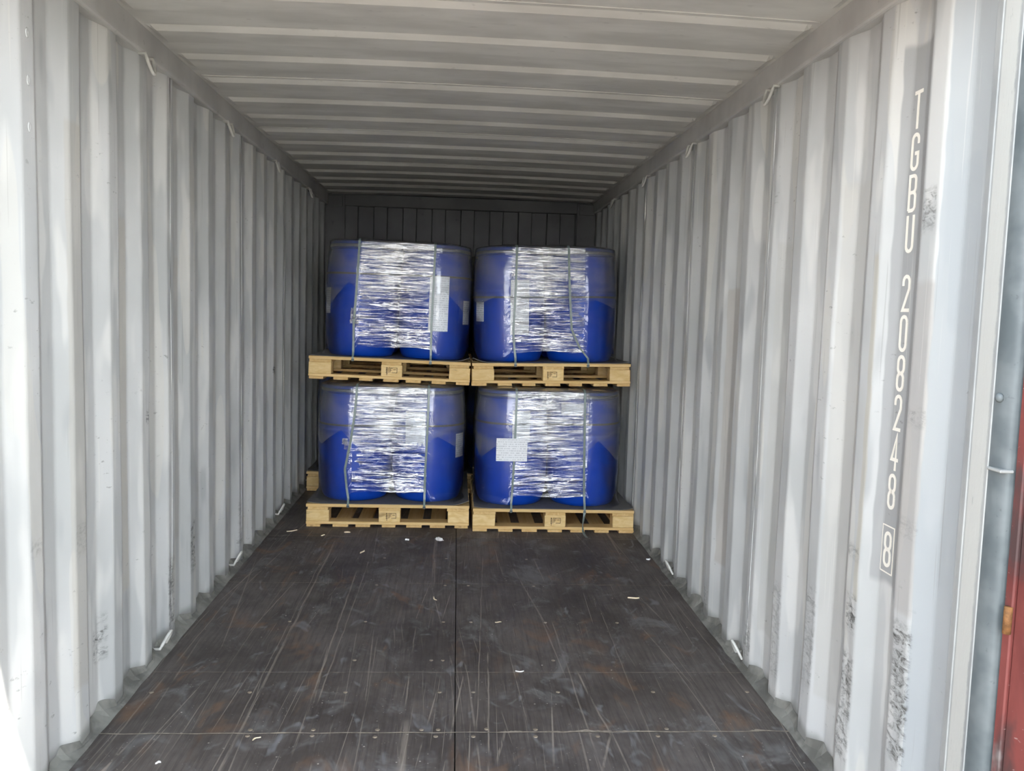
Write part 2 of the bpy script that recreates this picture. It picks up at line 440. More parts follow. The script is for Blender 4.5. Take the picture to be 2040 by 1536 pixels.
class G:
    """vertex/face collector"""
    def __init__(self):
        self.v, self.f = [], []

    def box(self, x0, x1, y0, y1, z0, z1, ch=0.0):
        n = len(self.v)
        if ch <= 0:
            self.v += [(x, y, z) for z in (z0, z1) for y in (y0, y1) for x in (x0, x1)]
            self.f += [tuple(n + i for i in q) for q in ((0, 2, 3, 1), (4, 5, 7, 6), (0, 1, 5, 4), (2, 6, 7, 3), (0, 4, 6, 2), (1, 3, 7, 5))]
            return self
        c = ch
        # chamfered box: 24 vertices
        idx = {}
        for sx in (0, 1):
            for sy in (0, 1):
                for sz in (0, 1):
                    X, Y, Z = (x0, x1)[sx], (y0, y1)[sy], (z0, z1)[sz]
                    dx, dy, dz = (c, -c)[sx], (c, -c)[sy], (c, -c)[sz]
                    for k, q in (('x', (X, Y + dy, Z + dz)), ('y', (X + dx, Y, Z + dz)), ('z', (X + dx, Y + dy, Z))):
                        idx[k, sx, sy, sz] = len(self.v)
                        self.v.append(q)
        A = idx
        F = []
        for s in (0, 1):
            q = [A['x', s, 0, 0], A['x', s, 1, 0], A['x', s, 1, 1], A['x', s, 0, 1]]; F.append(q if s else q[::-1])
            q = [A['y', 0, s, 0], A['y', 0, s, 1], A['y', 1, s, 1], A['y', 1, s, 0]]; F.append(q if s else q[::-1])
            q = [A['z', 0, 0, s], A['z', 1, 0, s], A['z', 1, 1, s], A['z', 0, 1, s]]; F.append(q if s else q[::-1])
            for t in (0, 1):
                F.append([A['x', s, t, 0], A['y', s, t, 0], A['y', s, t, 1], A['x', s, t, 1]])
                F.append([A['x', s, 0, t], A['x', s, 1, t], A['z', s, 1, t], A['z', s, 0, t]])
                F.append([A['y', 0, s, t], A['y', 1, s, t], A['z', 1, s, t], A['z', 0, s, t]])
                for u in (0, 1):
                    F.append([A['x', s, t, u], A['y', s, t, u], A['z', s, t, u]])
        self.f += F
        return self

    def grid(self, P):
        """P: rows x cols list of points"""
        n = len(self.v)
        R, C = len(P), len(P[0])
        for r in P:
            self.v += list(r)
        for i in range(R - 1):
            for j in range(C - 1):
                a = n + i * C + j
                self.f.append((a, a + 1, a + C + 1, a + C))
        return self

    def tube(self, path, r, seg=8, cap=True):
        path = [Vector(p) for p in path]
        n = len(self.v)
        up = Vector((0, 0, 1))
        for i, p in enumerate(path):
            d = (path[min(i + 1, len(path) - 1)] - path[max(i - 1, 0)]).normalized()
            a = d.cross(up)
            if a.length < 1e-3:
                a = d.cross(Vector((1, 0, 0)))
            a.normalize()
            b = d.cross(a)
            for k in range(seg):
                t = 2 * math.pi * k / seg
                self.v.append(tuple(p + a * (r * math.cos(t)) + b * (r * math.sin(t))))
        for i in range(len(path) - 1):
            for k in range(seg):
                a, b = n + i * seg + k, n + i * seg + (k + 1) % seg
                self.f.append((a, b, b + seg, a + seg))
        if cap:
            self.f.append(tuple(n + k for k in range(seg))[::-1])
            e = n + (len(path) - 1) * seg
            self.f.append(tuple(e + k for k in range(seg)))
        return self

    def lathe(self, prof, seg=40, close=True):
        n = len(self.v)
        for (r, z) in prof:
            for k in range(seg):
                t = 2 * math.pi * k / seg
                self.v.append((r * math.cos(t), r * math.sin(t), z))
        for i in range(len(prof) - 1):
            for k in range(seg):
                a, b = n + i * seg + k, n + i * seg + (k + 1) % seg
                self.f.append((a, b, b + seg, a + seg))
        if close:
            self.f.append(tuple(n + k for k in range(seg))[::-1])
            e = n + (len(prof) - 1) * seg
            self.f.append(tuple(e + k for k in range(seg)))
        return self

    def ribbon(self, path, across, w, th, nrm):
        """flat strip: path points, unit vector across (or list), width, thickness along nrm (or list)"""
        n = len(self.v)
        N = len(path)
        for i, p in enumerate(path):
            p = Vector(p)
            a = Vector(across[i] if isinstance(across, list) else across)
            k = Vector(nrm[i] if isinstance(nrm, list) else nrm)
            for s, t in ((-1, 0), (1, 0), (1, 1), (-1, 1)):
                self.v.append(tuple(p + a * (s * w / 2) + k * (t * th)))
        for i in range(N - 1):
            for k in range(4):
                a, b = n + i * 4 + k, n + i * 4 + (k + 1) % 4
                self.f.append((a, b, b + 4, a + 4))
        self.f.append((n + 3, n + 2, n + 1, n))
        e = n + (N - 1) * 4
        self.f.append((e, e + 1, e + 2, e + 3))
        return self

    def me(self, name, mat, smooth=False):
        return mesh(name, self.v, self.f, mat, smooth)

    def obj(self, name, mat, parent=None, smooth=False, loc=None, rot=None):
        return link(name, self.me(name, mat, smooth), parent, loc, rot)


def empty(name, loc=(0, 0, 0), rot=(0, 0, 0)):
    o = bpy.data.objects.new(name, None)
    o.empty_display_size = 0.1
    COL.objects.link(o)
    o.location = loc
    o.rotation_euler = rot
    return o


VN = {}


def vnoise(seed, X, Y):
    """smooth 2-D value noise in -1..1 for numpy arrays (cell = 1)"""
    if seed not in VN:
        VN[seed] = np.random.RandomState(seed).uniform(-1, 1, (256, 256))
    T = VN[seed]
    xi, yi = np.floor(X).astype(int), np.floor(Y).astype(int)
    fx, fy = X - xi, Y - yi
    fx, fy = fx * fx * (3 - 2 * fx), fy * fy * (3 - 2 * fy)
    g = lambda a, b: T[a & 255, b & 255]
    return (g(xi, yi) * (1 - fx) + g(xi + 1, yi) * fx) * (1 - fy) + (g(xi, yi + 1) * (1 - fx) + g(xi + 1, yi + 1) * fx) * fy


# ------------------------------------------------------------------ container shell
CREST, DEPTH, PITCH_W = 1.176, 0.030, 0.278
Y_DOOR, Y_POST, Y_END, H = 1.725, 1.87, 7.50, 2.393
RAIL_Z = 2.297
EDGE0 = {1: 2.130, -1: 2.411}          # far edge of the first full crest on each side


def profile_raw(side, y):
    t = (y - EDGE0[side] + 0.072) % PITCH_W          # 0..0.072 crest
    if t < 0.072:
        return 0.0
    if t < 0.140:
        return (t - 0.072) / 0.068
    if t < 0.210:
        return 1.0
    return 1.0 - (t - 0.210) / 0.068


def profile(side, y):
    """trapezoid with softly bent corners"""
    r_ = 0.007
    return sum(w * profile_raw(side, y + d * r_) for d, w in ((-1, 1), (-.5, 2), (0, 2), (.5, 2), (1, 1))) / 8.0


DENTS = {1: [(2.13, 0.42, 0.13, 0.012), (2.408, 0.36, 0.16, 0.013), (2.40, 0.18, 0.08, -0.006), (2.686, 0.36, 0.15, 0.008),
             (2.13, 0.16, 0.06, 0.006), (2.964, 0.9, 0.3, 0.003), (3.52, 1.3, 0.25, 0.003)],
         -1: [(3.523, 0.22, 0.14, 0.008), (3.245, 0.98, 0.05, 0.009), (2.689, 1.5, 0.5, 0.004), (2.411, 0.5, 0.3, 0.004),
              (3.801, 0.33, 0.10, 0.007)]}


def wall_ys(side, y0, y1):
    ys = {round(y0, 5), round(y1, 5)}
    k = -3
    while True:
        b = EDGE0[side] + k * PITCH_W
        if b - 0.1 > y1:
            break
        for d in [c + e for c in (-0.072, 0, 0.068, 0.138) for e in (-0.007, -0.0025, 0.0025, 0.007)] + [-0.036]:
            if y0 < b + d < y1:
                ys.add(round(b + d, 5))
        k += 1
    return sorted(ys)


def wall_x(side, y, z):
    x = CREST + DEPTH * profile(side, y)
    for (dy, dz, s, a) in DENTS[side]:
        x += a * math.exp(-((y - dy) / 0.055) ** 2 - ((z - dz) / s) ** 2) * (0.75 + 0.25 * math.sin(z * 47))
    x += 0.0012 * math.sin(z * 5.1 + y * 9.0)
    return side * x


def build_wall(side):
    root = empty('wall_left' if side < 0 else 'wall_right', (0, 0, 0))
    tag(root, 'corrugated grey steel side wall on the left of the container' if side < 0 else
        'corrugated grey steel side wall carrying the painted container number', 'wall', kind='structure')
    cuts = [Y_POST - 0.005]
    k = 4
    while EDGE0[side] - 0.036 + k * PITCH_W < Y_END - 0.5:
        cuts.append(EDGE0[side] - 0.036 + k * PITCH_W)
        k += 4
    cuts.append(Y_END)
    zs = [0.0, 0.02] + [0.06 + 0.045 * i for i in range(15)] + [0.80 + 0.15 * i for i in range(10)] + [RAIL_Z + 0.01]
    for a, b in zip(cuts[:-1], cuts[1:]):
        ys = wall_ys(side, a, b)
        g = G()
        rows = [[(wall_x(side, y, z), y, z) for y in ys] for z in zs]
        if side < 0:
            rows = [r[::-1] for r in rows]
        g.grid(rows)
        # outer skin: second face 4 mm out and closing edges
        g.grid([[(wall_x(side, y, z) + side * 0.004, y, z) for y in reversed([q[1] for q in rows[0]])] for z in (zs[0], zs[-1])])
        g.obj('wall_sheet', 'wall_l' if side < 0 else 'wall_r', root)
        if b < Y_END:
            w = G()
            w.tube([(wall_x(side, b, z) - side * 0.0005, b, z) for z in zs[3::2]], 0.0016, 6)
            w.obj('weld_bead', 'wall_l' if side < 0 else 'wall_r', root, True)
    return root


WALL = {s: build_wall(s) for s in (-1, 1)}
DIMPLE = G().lathe([(0.011, 0.0), (0.0085, 0.0018), (0.006, 0.0012), (0.001, 0.0004)], 14).me('plug', 'wall_l', True)
for zz_ in (2.118, 1.995, 1.873):
    o = link('plug', DIMPLE, WALL[-1], (wall_x(-1, 2.378, zz_) + 0.0004, 2.378, zz_), (0, math.pi / 2, 0))
    o.scale = (1.3, 0.8, 1)

# floor: plywood panels with a steel-dark centre seam and cross joints
floor = empty('floor')
tag(floor, 'dark worn plywood container floor with scratches and screw heads', 'floor', kind='structure')
G().box(-1.215, 1.215, Y_DOOR, Y_END + 0.05, -0.06, -0.016).obj('floor_bed', 'seam_dark', floor)
FX, SEAMX = 1.160, 0.006
seams = [Y_DOOR + 0.02, 2.715, 3.187, 4.257, 5.150, 6.32, Y_END]
for a, b in zip(seams[:-1], seams[1:]):
    for x0, x1 in ((-FX, SEAMX - 0.0016), (SEAMX + 0.0016, FX)):
        G().box(x0, x1, a + 0.0015, b - 0.0015, -0.016, 0.0, 0.0016).obj('floor_panel', 'floor', floor)
for y in seams[1:-1]:
    wide = 0.0055 if abs(y - 2.715) < 0.01 else (0.0035 if abs(y - 5.15) < .01 else 0.0022)
    rs = np.random.RandomState(int(y * 100))
    pts = [(x, y + 0.0016 * math.sin(x * 31) + 0.0012 * rs.uniform(-1, 1), -0.0012) for x in np.linspace(-FX, FX, 60)]
    g = G()
    n = len(pts)
    ws = [wide * (0.6 + 0.7 * rs.uniform(0, 1)) * (1.6 if (abs(y - 2.715) < .01 and rs.uniform() < .12) else 1) for _ in pts]
    g.grid([[(p[0], p[1] - w / 2, 0.0006) for p, w in zip(pts, ws)], [(p[0], p[1] + w / 2, 0.0006) for p, w in zip(pts, ws)]])
    g.obj('seam_dirt', 'groove', floor)
# chipped splinter patches along the near joint
for (x, w, d) in ((0.46, 0.10, 0.016), (0.60, 0.07, 0.010), (1.06, 0.045, 0.016), (0.20, 0.05, 0.008), (0.335, 0.06, 0.006)):
    rs = np.random.RandomState(int(x * 1000))
    xs = np.linspace(x - w, x + w, 16)
    g = G()
    g.grid([[(q, 2.716, 0.0010) for q in xs], [(q, 2.716 + d * (0.35 + 0.65 * rs.uniform()) * math.sin(math.pi * (i + .5) / 16), 0.0010) for i, q in enumerate(xs)]])
    g.obj('chipped_edge', 'groove', floor)
SCREW = G().lathe([(0.0010, 0.0016), (0.0050, 0.0016), (0.0078, 0.0010), (0.0085, -0.001)][::-1], 14).me('floor_screw', 'steel', True)
screws = [(-1.097, 3.015), (-.746, 3.015), (-.399, 3.015), (-.052, 3.015), (.073, 3.015), (.391, 3.015), (.753, 3.015), (1.117, 3.015),
          (-.40, 3.30), (-.092, 3.30), (-.045, 3.30), (.406, 3.30), (-.402, 3.72), (.417, 3.72), (-.677, 2.738), (-.469, 2.737), (-.255, 2.735),
          (-.107, 2.735), (-.051, 2.735), (.113, 2.738), (.28, 2.733), (.735, 2.735), (-.676, 2.698), (-.466, 2.697), (-.259, 2.688), (-.058, 2.690),
          (.067, 2.688), (.276, 2.686), (.487, 2.686), (.693, 2.686), (.889, 2.686), (-.74, 3.72), (.75, 3.72), (-.05, 3.72), (.075, 3.72),
          (-.40, 4.23), (.41, 4.23), (-.05, 4.23), (.07, 4.23), (-.40, 4.70), (.41, 4.70), (-.05, 4.70)]
for (x, y) in screws:
    link('floor_screw', SCREW, floor, (x, y, 0.0))

# sealant / dirty skirting strip between floor and corrugations
for side in (-1, 1):
    ys = []
    for a in wall_ys(side, Y_POST, Y_END):
        ys += [a, a + 0.017, a + 0.034]
    ys = sorted(set(round(v, 4) for v in ys if v <= Y_END))
    rs = np.random.RandomState(5 + side)
    g = G()
    rows = [[], [], [], []]
    nz = lambda k, y: float(vnoise(40 + k + side, np.array([y / 0.075]), np.array([0.5 + k]))[0])
    for i, y in enumerate(ys):
        p = profile(side, y)
        t = (y - EDGE0[side] + 0.072) % PITCH_W
        near_face = 1.0 if t > 0.19 else 0.0
        top = 0.018 + 0.020 * p + 0.016 * near_face + 0.012 * nz(0, y)
        wx = abs(wall_x(side, y, top))
        rows[0].append((side * (FX - 0.006 + 0.004 * nz(1, y)), y, 0.001))
        rows[1].append((side * (FX + 0.004), y, 0.008 + 0.004 * nz(2, y)))
        rows[2].append((side * (0.45 * FX + 0.55 * wx), y, 0.012 + 0.35 * (top - 0.012) * p + 0.004 * nz(3, y)))
        rows[3].append((side * (wx - 0.0012), y, top))
    rows.append([(side * 1.22, y, 0.0) for y in ys])
    if side < 0:
        rows = [r[::-1] for r in rows]
    g.grid(rows)
    o = g.obj('baseboard_left' if side < 0 else 'baseboard_right', 'sealant')
    tag(o, 'dirty grey sealant strip where the floor meets the %s wall' % ('left' if side < 0 else 'right'), 'sealant strip', kind='structure')

# roof: pressed sheets with cross ribs
RIB0, RIBP, RIBN = 3.1527, 0.341, 12


def roof_z(x, y):
    cam_ = 0.013 * (1 - (x / 1.16) ** 2)
    k = (y - RIB0 + 0.012 + 4 * RIBP) % RIBP     # 0 at start of near-facing slope
    if k < 0.026:
        d = k / 0.026
    elif k < 0.155:
        d = 1.0
    elif k < 0.180:
        d = 1.0 - (k - 0.155) / 0.025
    else:
        d = 0.0
    e = min(1.0, max(0.0, (1.145 - abs(x)) / 0.032))
    return H + cam_ - 0.015 * d * e


ceil = empty('ceiling')
tag(ceil, 'grey pressed steel roof with cross ribs', 'ceiling', kind='structure')
xs = [-1.20, -1.146, -1.13, -1.113] + [-1.0 + 0.2 * i for i in range(11)] + [1.113, 1.13, 1.146, 1.20]
cuts = [Y_DOOR + 0.02]
k = -4 * RIBP + RIB0 - 0.04
while k < Y_END - 0.6:
    if k > cuts[-1] + 0.4:
        cuts.append(k)
    k += 3 * RIBP
cuts.append(Y_END + 0.02)
for a, b in zip(cuts[:-1], cuts[1:]):
    ys = {a, b}
    for i in range(-5, 16):
        s0 = RIB0 - 0.012 + i * RIBP
        for d in (0, 0.026, 0.155, 0.180):
            if a < s0 + d < b:
                ys.add(s0 + d)
    ys = sorted(ys)
    g = G()
    g.grid([[(x, y, roof_z(x, y)) for y in ys] for x in xs])
    g.obj('roof_sheet', 'roof', ceil)
    if b < Y_END:
        G().tube([(x, b, roof_z(x, b) - 0.0005) for x in xs[1:-1]], 0.003, 6).obj('weld_bead', 'roof', ceil, True)

# top side rails with lashing rings
def ring_mesh(side, up):
    g = G()
    pts = []
    for i in range(13):
        t = math.pi * i / 12
        yy = 0.036 * math.cos(t)
        d = math.sin(t)
        if up:
            pts.append((side * (-0.004 - 0.016 * d), yy, -0.062 * d))
        else:
            pts.append((side * (-0.012 - 0.030 * d), yy, 0.060 * d))
    pts = [(side * 0.02, 0.036, 0.0)] + pts + [(side * 0.02, -0.036, 0.0)]
    g.tube(pts, 0.0062, 8)
    return g.me('lashing_ring', 'rod', True)


ntrim = 0
for side in (-1, 1):
    ntrim += 1
    g = G()
    P = [(1.22, RAIL_Z + .004), (1.172, RAIL_Z), (1.165, RAIL_Z + 0.001), (1.160, RAIL_Z + 0.006), (1.159, RAIL_Z + 0.012), (1.159, H + 0.002),
         (1.220, H + 0.003)]
    rows = [[(side * x, y, z) for y in (Y_DOOR + 0.02, Y_END + 0.02)] for x, z in P]
    if side > 0:
        rows = [r[::-1] for r in rows]
    g.grid(rows)
    o = g.obj('trim_%d' % ntrim, 'rail')
    tag(o, 'grey steel top rail along the %s wall with welded lashing rings' % ('left' if side < 0 else 'right'), 'rail', kind='structure')
    rm = ring_mesh(side, True)
    for y in ((2.08, 3.19, 4.27, 5.35, 6.50) if side < 0 else (2.10, 3.21, 4.31, 5.34, 6.46)):
        link('lashing_ring', rm, o, (side * 1.152, y, RAIL_Z - 0.002))
    rm = ring_mesh(side, False)
    for y in ((2.26, 3.372, 4.485, 5.60, 6.72) if side < 0 else (2.18, 3.29, 4.40, 5.515, 6.63)):
        link('lashing_ring', rm, WALL[side], (side * 1.188, y, 0.030))

# closed end wall with header and corner posts
endw = empty('wall_back', (0, Y_END, 0))
tag(endw, 'dark corrugated end wall behind the stacked drums', 'wall', kind='structure')
g = G()
pp, x = [], -1.02
while x < 1.02:
    for dx, d in ((0.0, 0.0), (0.110, 0.0), (0.128, 0.045), (0.236, 0.045)):
        pp.append((x + dx, d))
    x += 0.254
pp = [q for q in pp if q[0] <= 1.02] + [(1.02, 0.0)]
g.grid([[(x, d, z) for x, d in pp] for z in (0.0, 2.30)])
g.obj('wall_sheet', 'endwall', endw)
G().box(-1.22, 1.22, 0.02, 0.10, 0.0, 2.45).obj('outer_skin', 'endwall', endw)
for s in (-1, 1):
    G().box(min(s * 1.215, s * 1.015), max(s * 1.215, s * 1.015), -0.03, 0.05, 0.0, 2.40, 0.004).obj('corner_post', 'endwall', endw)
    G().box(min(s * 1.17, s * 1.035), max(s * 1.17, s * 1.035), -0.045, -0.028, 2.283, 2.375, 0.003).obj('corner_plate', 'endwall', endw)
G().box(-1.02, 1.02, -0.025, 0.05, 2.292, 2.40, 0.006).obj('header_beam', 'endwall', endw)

# door frame: posts, header, sill, doors
for side in (-1, 1):
    ntrim += 1
    e = empty('trim_%d' % ntrim)
    tag(e, 'grey steel door post at the %s edge of the opening' % ('left' if side < 0 else 'right'), 'door post', kind='structure')
    a, b = sorted((side * 1.170, side * 1.222))
    G().box(a, b, 1.773, Y_POST, -0.06, 2.42, 0.004).obj('post_face', 'post', e)
    a, b = sorted((side * 1.1675, side * 1.172))
    G().box(a, b, 1.842, 1.852, -0.0, 2.30, 0.002).obj('post_rib', 'post', e)
    g = G()
    pr = [(1.172, 1.776)] + [(1.172 + 0.020 * (1 - math.cos(t)), 1.772 - 0.046 * math.sin(t)) for t in np.linspace(0.15, math.pi / 2, 7)] + [(1.222, 1.726)]
    rows = [[(side * x, y, z) for z in (-0.06, 1.095, 1.105, 2.42)] for x, y in pr]
    if side < 0:
        rows = [r[::-1] for r in rows]
    g.grid(rows)
    g.obj('post_edge', 'gasket', e, True)
    if side > 0:
        G().box(1.164, 1.196, 1.722, 1.772, 1.100, 1.107, 0.002).obj('joint_plate', 'post', e)
        lug = G().lathe([(0.011, 0.0), (0.010, 0.006), (0.006, 0.010), (0.001, 0.011)], 12)
        lug.obj('rivet_lug', 'gasket', e, True, (1.175, 1.757, 1.262), (0, -math.pi / 2, 0))
        knob = G().tube([(1.165, 1.765, 2.205), (1.150, 1.750, 2.19), (1.156, 1.736, 2.17)], 0.008, 8)
        knob.obj('hook', 'rust', e, True)
ntrim += 1
e = empty('trim_%d' % ntrim)
tag(e, 'steel header beam over the door opening', 'header', kind='structure')
G().box(-1.222, 1.222, Y_DOOR, 1.85, 2.285, 2.45, 0.005).obj('header_beam', 'post', e)
ntrim += 1
e = empty('trim_%d' % ntrim)
tag(e, 'steel sill across the door opening', 'sill', kind='structure')
G().box(-1.222, 1.222, Y_DOOR - 0.01, Y_DOOR + 0.022, -0.15, 0.0, 0.004).obj('sill_plate', 'post', e)

for side in (-1, 1):
    d = empty('door_%d' % (1 if side > 0 else 2), (side * 1.196, 1.722, 0))
    tag(d, 'red painted container door swung open at the right edge' if side > 0 else 'red painted container door swung open on the left', 'door', kind='structure')
    rot = side * 0.09
    d.rotation_euler = (0, 0, rot)
    sx = side
    def bx(x0, x1, y0, y1, z0, z1, nm, mt, ch=0.003):
        a, b_ = sorted((sx * x0, sx * x1))
        return G().box(a, b_, y0, y1, z0, z1, ch).obj(nm, mt, d)
    bx(0.0, 0.05, -0.026, -0.001, 0.02, 2.28, 'door_frame', 'door')
    bx(0.006, 0.045, -1.13, -0.028, 0.02, 2.28, 'door_panel', 'door')
    bx(-0.003, 0.05, -1.165, -1.13, 0.02, 2.28, 'door_frame', 'door')
    for z in (0.25, 0.78, 1.5, 2.05):
        hg = G().tube([(sx * -0.004, -0.020, z - 0.03), (sx * -0.004, -0.020, z + 0.03)], 0.009, 10)
        hg.obj('hinge', 'rust', d, True)

# yard outside
g = G().box(-45, 45, -60, 40, -0.35, -0.15)
o = g.obj('ground', 'ground')
tag(o, 'pale concrete yard outside the container', 'ground', kind='structure')

# ------------------------------------------------------------------ painted container number
def arc(cx, cy, rx, ry, a0, a1, n=8):
    return [(cx + rx * math.cos(math.radians(a0 + (a1 - a0) * i / n)), cy + ry * math.sin(math.radians(a0 + (a1 - a0) * i / n))) for i in range(n + 1)]


W_, H_, SW = 0.040, 0.102, 0.0098         # letter width, height, stroke
l, r, t, m_ = SW / 2, W_ - SW / 2, H_ - SW / 2, H_ / 2
q = r - l
rr = q / 2
GL = {
    'T': [[(0, t), (W_, t)], [(W_ / 2, t), (W_ / 2, 0)]],
    'G': [[(r, H_ * .70)] + arc(W_ / 2, t - rr, rr, rr, 0, 180) + arc(W_ / 2, l + rr, rr, rr, 180, 360) + [(r, H_ * .46), (W_ * .5, H_ * .46)]],
    'B': [[(l, l), (l, t)] + [(W_ / 2, t)] + arc(r - rr * .8, t - rr * .8, rr * .8, rr * .8, 90, 0) + arc(r - rr * .8, m_ + rr * .8 + .002, rr * .8, rr * .8, 0, -90) + [(l, m_ + .002)],
          [(l, m_ + .002), (W_ / 2, m_ + .002)] + arc(r - rr * .8, m_ - rr * .8 + .002, rr * .8, rr * .8, 90, 0) + arc(r - rr * .8, l + rr * .8, rr * .8, rr * .8, 0, -90) + [(l, l)]],
    'U': [[(l, H_)] + arc(W_ / 2, l + rr, rr, rr, 180, 360) + [(r, H_)]],
    '2': [[(l, H_ * .70)] + arc(W_ / 2, t - rr, rr, rr, 180, 0) + [(r, H_ * .62), (l + .002, l), (W_, l)]],
    '0': [arc(W_ / 2, t - rr, rr, rr, 0, 180) + arc(W_ / 2, l + rr, rr, rr, 180, 360) + [(r, t - rr)]],
    '8': [arc(W_ / 2, t - rr, rr, rr, 0, 180) + arc(W_ / 2, m_ + rr, rr, rr, 180, 360) + [(r, t - rr)],
          arc(W_ / 2, m_ - rr, rr, rr, 0, 180) + arc(W_ / 2, l + rr, rr, rr, 180, 360) + [(r, m_ - rr)]],
    '4': [[(r - .008, 0), (r - .008, H_ - .001), (l, H_ * .30), (W_, H_ * .30)]],
}
GNAME = {'T': 'letter_t', 'G': 'letter_g', 'B': 'letter_b', 'U': 'letter_u', '2': 'digit_two', '0': 'digit_zero', '8': 'digit_eight', '4': 'digit_four'}


def stroke2d(paths, sw):
    """mitred flat strokes -> verts2d, faces"""
    V, Fc = [], []
    for P in paths:
        P = [Vector((a, b)) for a, b in P]
        Q = [P[0]]
        for p in P[1:]:
            if (p - Q[-1]).length > 1e-5:
                Q.append(p)
        n0 = len(V)
        for i, p in enumerate(Q):
            d0 = (Q[i] - Q[i - 1]).normalized() if i else (Q[1] - Q[0]).normalized()
            d1 = (Q[i + 1] - Q[i]).normalized() if i < len(Q) - 1 else d0
            n = Vector((-(d0 + d1).y, (d0 + d1).x))
            n = n.normalized() if n.length > 1e-4 else Vector((-d0.y, d0.x))
            k = min(1.8, 1 / max(0.4, n.dot(Vector((-d0.y, d0.x)))))
            V += [p + n * (sw / 2 * k), p - n * (sw / 2 * k)]
        for i in range(len(Q) - 1):
            a = n0 + 2 * i
            Fc.append((a, a + 1, a + 3, a + 2))
    return V, Fc


def paint_on_right_wall(name, paths, z_base, sw, y_mid, width):
    V, Fc = stroke2d(paths, sw)
    v, f = [], []
    N = len(V)
    for lift in (0.0016, 0.0004):
        for p in V:
            y = y_mid - (p.x - width / 2)
            z = z_base + p.y
            v.append((CREST + DEPTH - lift + 0.0012 * math.sin(z * 5.1 + y * 9.0), y, z))
    for a in Fc:
        f.append(a)
        f.append(tuple(N + k for k in a)[::-1])
    return link(name, mesh(name, v, f, 'letter'), WALL[1])


YT = 2.236
for ch, top in zip('TGBU208248', (2.043, 1.931, 1.821, 1.711, 1.551, 1.441, 1.331, 1.221, 1.110, 0.999)):
    paint_on_right_wall(GNAME[ch], GL[ch], top - H_, SW, YT, W_)
paint_on_right_wall(GNAME['8'], GL['8'], 0.834 - H_, SW, YT, W_)
bw, bh = 0.062, 0.132
paint_on_right_wall('digit_frame', [[(0, 0), (bw, 0), (bw, bh), (0, bh), (0, 0)]], 0.717, 0.0034, YT, bw)

# ------------------------------------------------------------------ pallet loads
PW = 0.525          # pallet half width
T1, T2, TB = 0.018, 0.018, 0.076
ZB1, ZC, ZBL, ZST, ZTOP = 0.0, T1, 2 * T1, 2 * T1 + TB, 2 * T1 + TB + T2
PH = ZTOP + 0.020   # 0.150


def bmesh_box(name, mat, x, y, z, ch=0.0022):
    return G().box(-x / 2, x / 2, -y / 2, y / 2, 0, z, ch).me(name, mat)


PM = dict(
    bottom=[bmesh_box('bottom_board', 'wood_y', w, 2 * PW - 0.004, T1) for w in (0.094, 0.100, 0.088)],
    cross=bmesh_box('cross_board', 'wood_x', 2 * PW, 0.098, T1),
    block=[bmesh_box('block', 'wood_e', w, 0.098, TB, 0.003) for w in (0.146, 0.138)],
    stringer=[bmesh_box('stringer_board', 'wood_y', w, 2 * PW - 0.002, T2) for w in (0.130, 0.142)],
    top=[bmesh_box('deck_board', 'wood_x', 2 * PW, w, 0.020) for w in (0.118, 0.096)],
)


def stamp_mesh(seed):
    """burnt treatment mark: ear symbol, frame and strokes"""
    rs = random.Random(seed)
    P = [[(0.0, -0.004), (0.0, 0.052)]]
    for i in range(4):
        P.append([(0.0, 0.010 + i * 0.011), (-0.007, 0.016 + i * 0.011)])
        P.append([(0.0, 0.010 + i * 0.011), (0.006, 0.014 + i * 0.011)])
    P += [[(0.012, 0.012), (0.012, 0.048), (0.062, 0.048), (0.062, 0.014), (0.030, 0.014)]]
    P += [[(0.020, 0.016), (0.020, 0.042), (0.034, 0.042)], [(0.020, 0.031), (0.031, 0.031)]]
    P += [[(0.038, 0.036), (0.056, 0.036)]]
    V, Fc = stroke2d(P, 0.0030)
    k = rs.uniform(0.9, 1.1)
    v = [(p.x * k - 0.028, 0, p.y * 0.95) for p in V] + [(p.x * k - 0.028, 0.0008, p.y * 0.95) for p in V]
    N = len(V)
    f = []
    for a in Fc:
        f += [a, tuple(N + q for q in a)[::-1]]
    return mesh('stamp_mark', v, f, 'stamp')


def make_pallet(mtx, label, seed, stamp=True, group=None):
    rs = random.Random(seed)
    root = empty('wooden_pallet')
    root.matrix_world = mtx
    tag(root, label, 'pallet', group)
    bx = [-0.478, -0.312, -0.155, 0.005, 0.160, 0.320, 0.480]
    for i, x in enumerate(bx):
        x = max(-0.478, min(0.478, x + rs.uniform(-0.008, 0.008)))
        link('bottom_board', PM['bottom'][rs.randrange(3)], root, (x, rs.uniform(-0.002, 0.002), ZB1))
    for y in (-PW + 0.049, 0.0, PW - 0.049):
        link('cross_board', PM['cross'], root, (0, y, ZC))
    for ix, x in enumerate((-PW + 0.073, 0.010, PW - 0.070)):
        for y in (-PW + 0.049, 0.0, PW - 0.049):
            blk = link('block', PM['block'][0 if ix == 0 else 1], root, (x + rs.uniform(-0.0015, 0.0015), y + (0.0015 if y < 0 else 0), ZBL))
            if stamp and ix == 1 and y < 0:
                link('stamp_mark', stamp_mesh(seed), blk, (rs.uniform(-.01, .012), -0.0500, 0.012))
        link('stringer_board', PM['stringer'][rs.randrange(2)], root, (x + (0.003 if ix == 0 else (-0.004 if ix == 2 else 0)), 0, ZST))
    ys = [-PW + 0.059, -0.325, -0.165, 0.0, 0.165, 0.325, PW - 0.059]
    for i, y in enumerate(ys):
        link('deck_board', PM['top'][0 if i in (0, 6) else 1], root, (0, y, ZTOP))
    return root


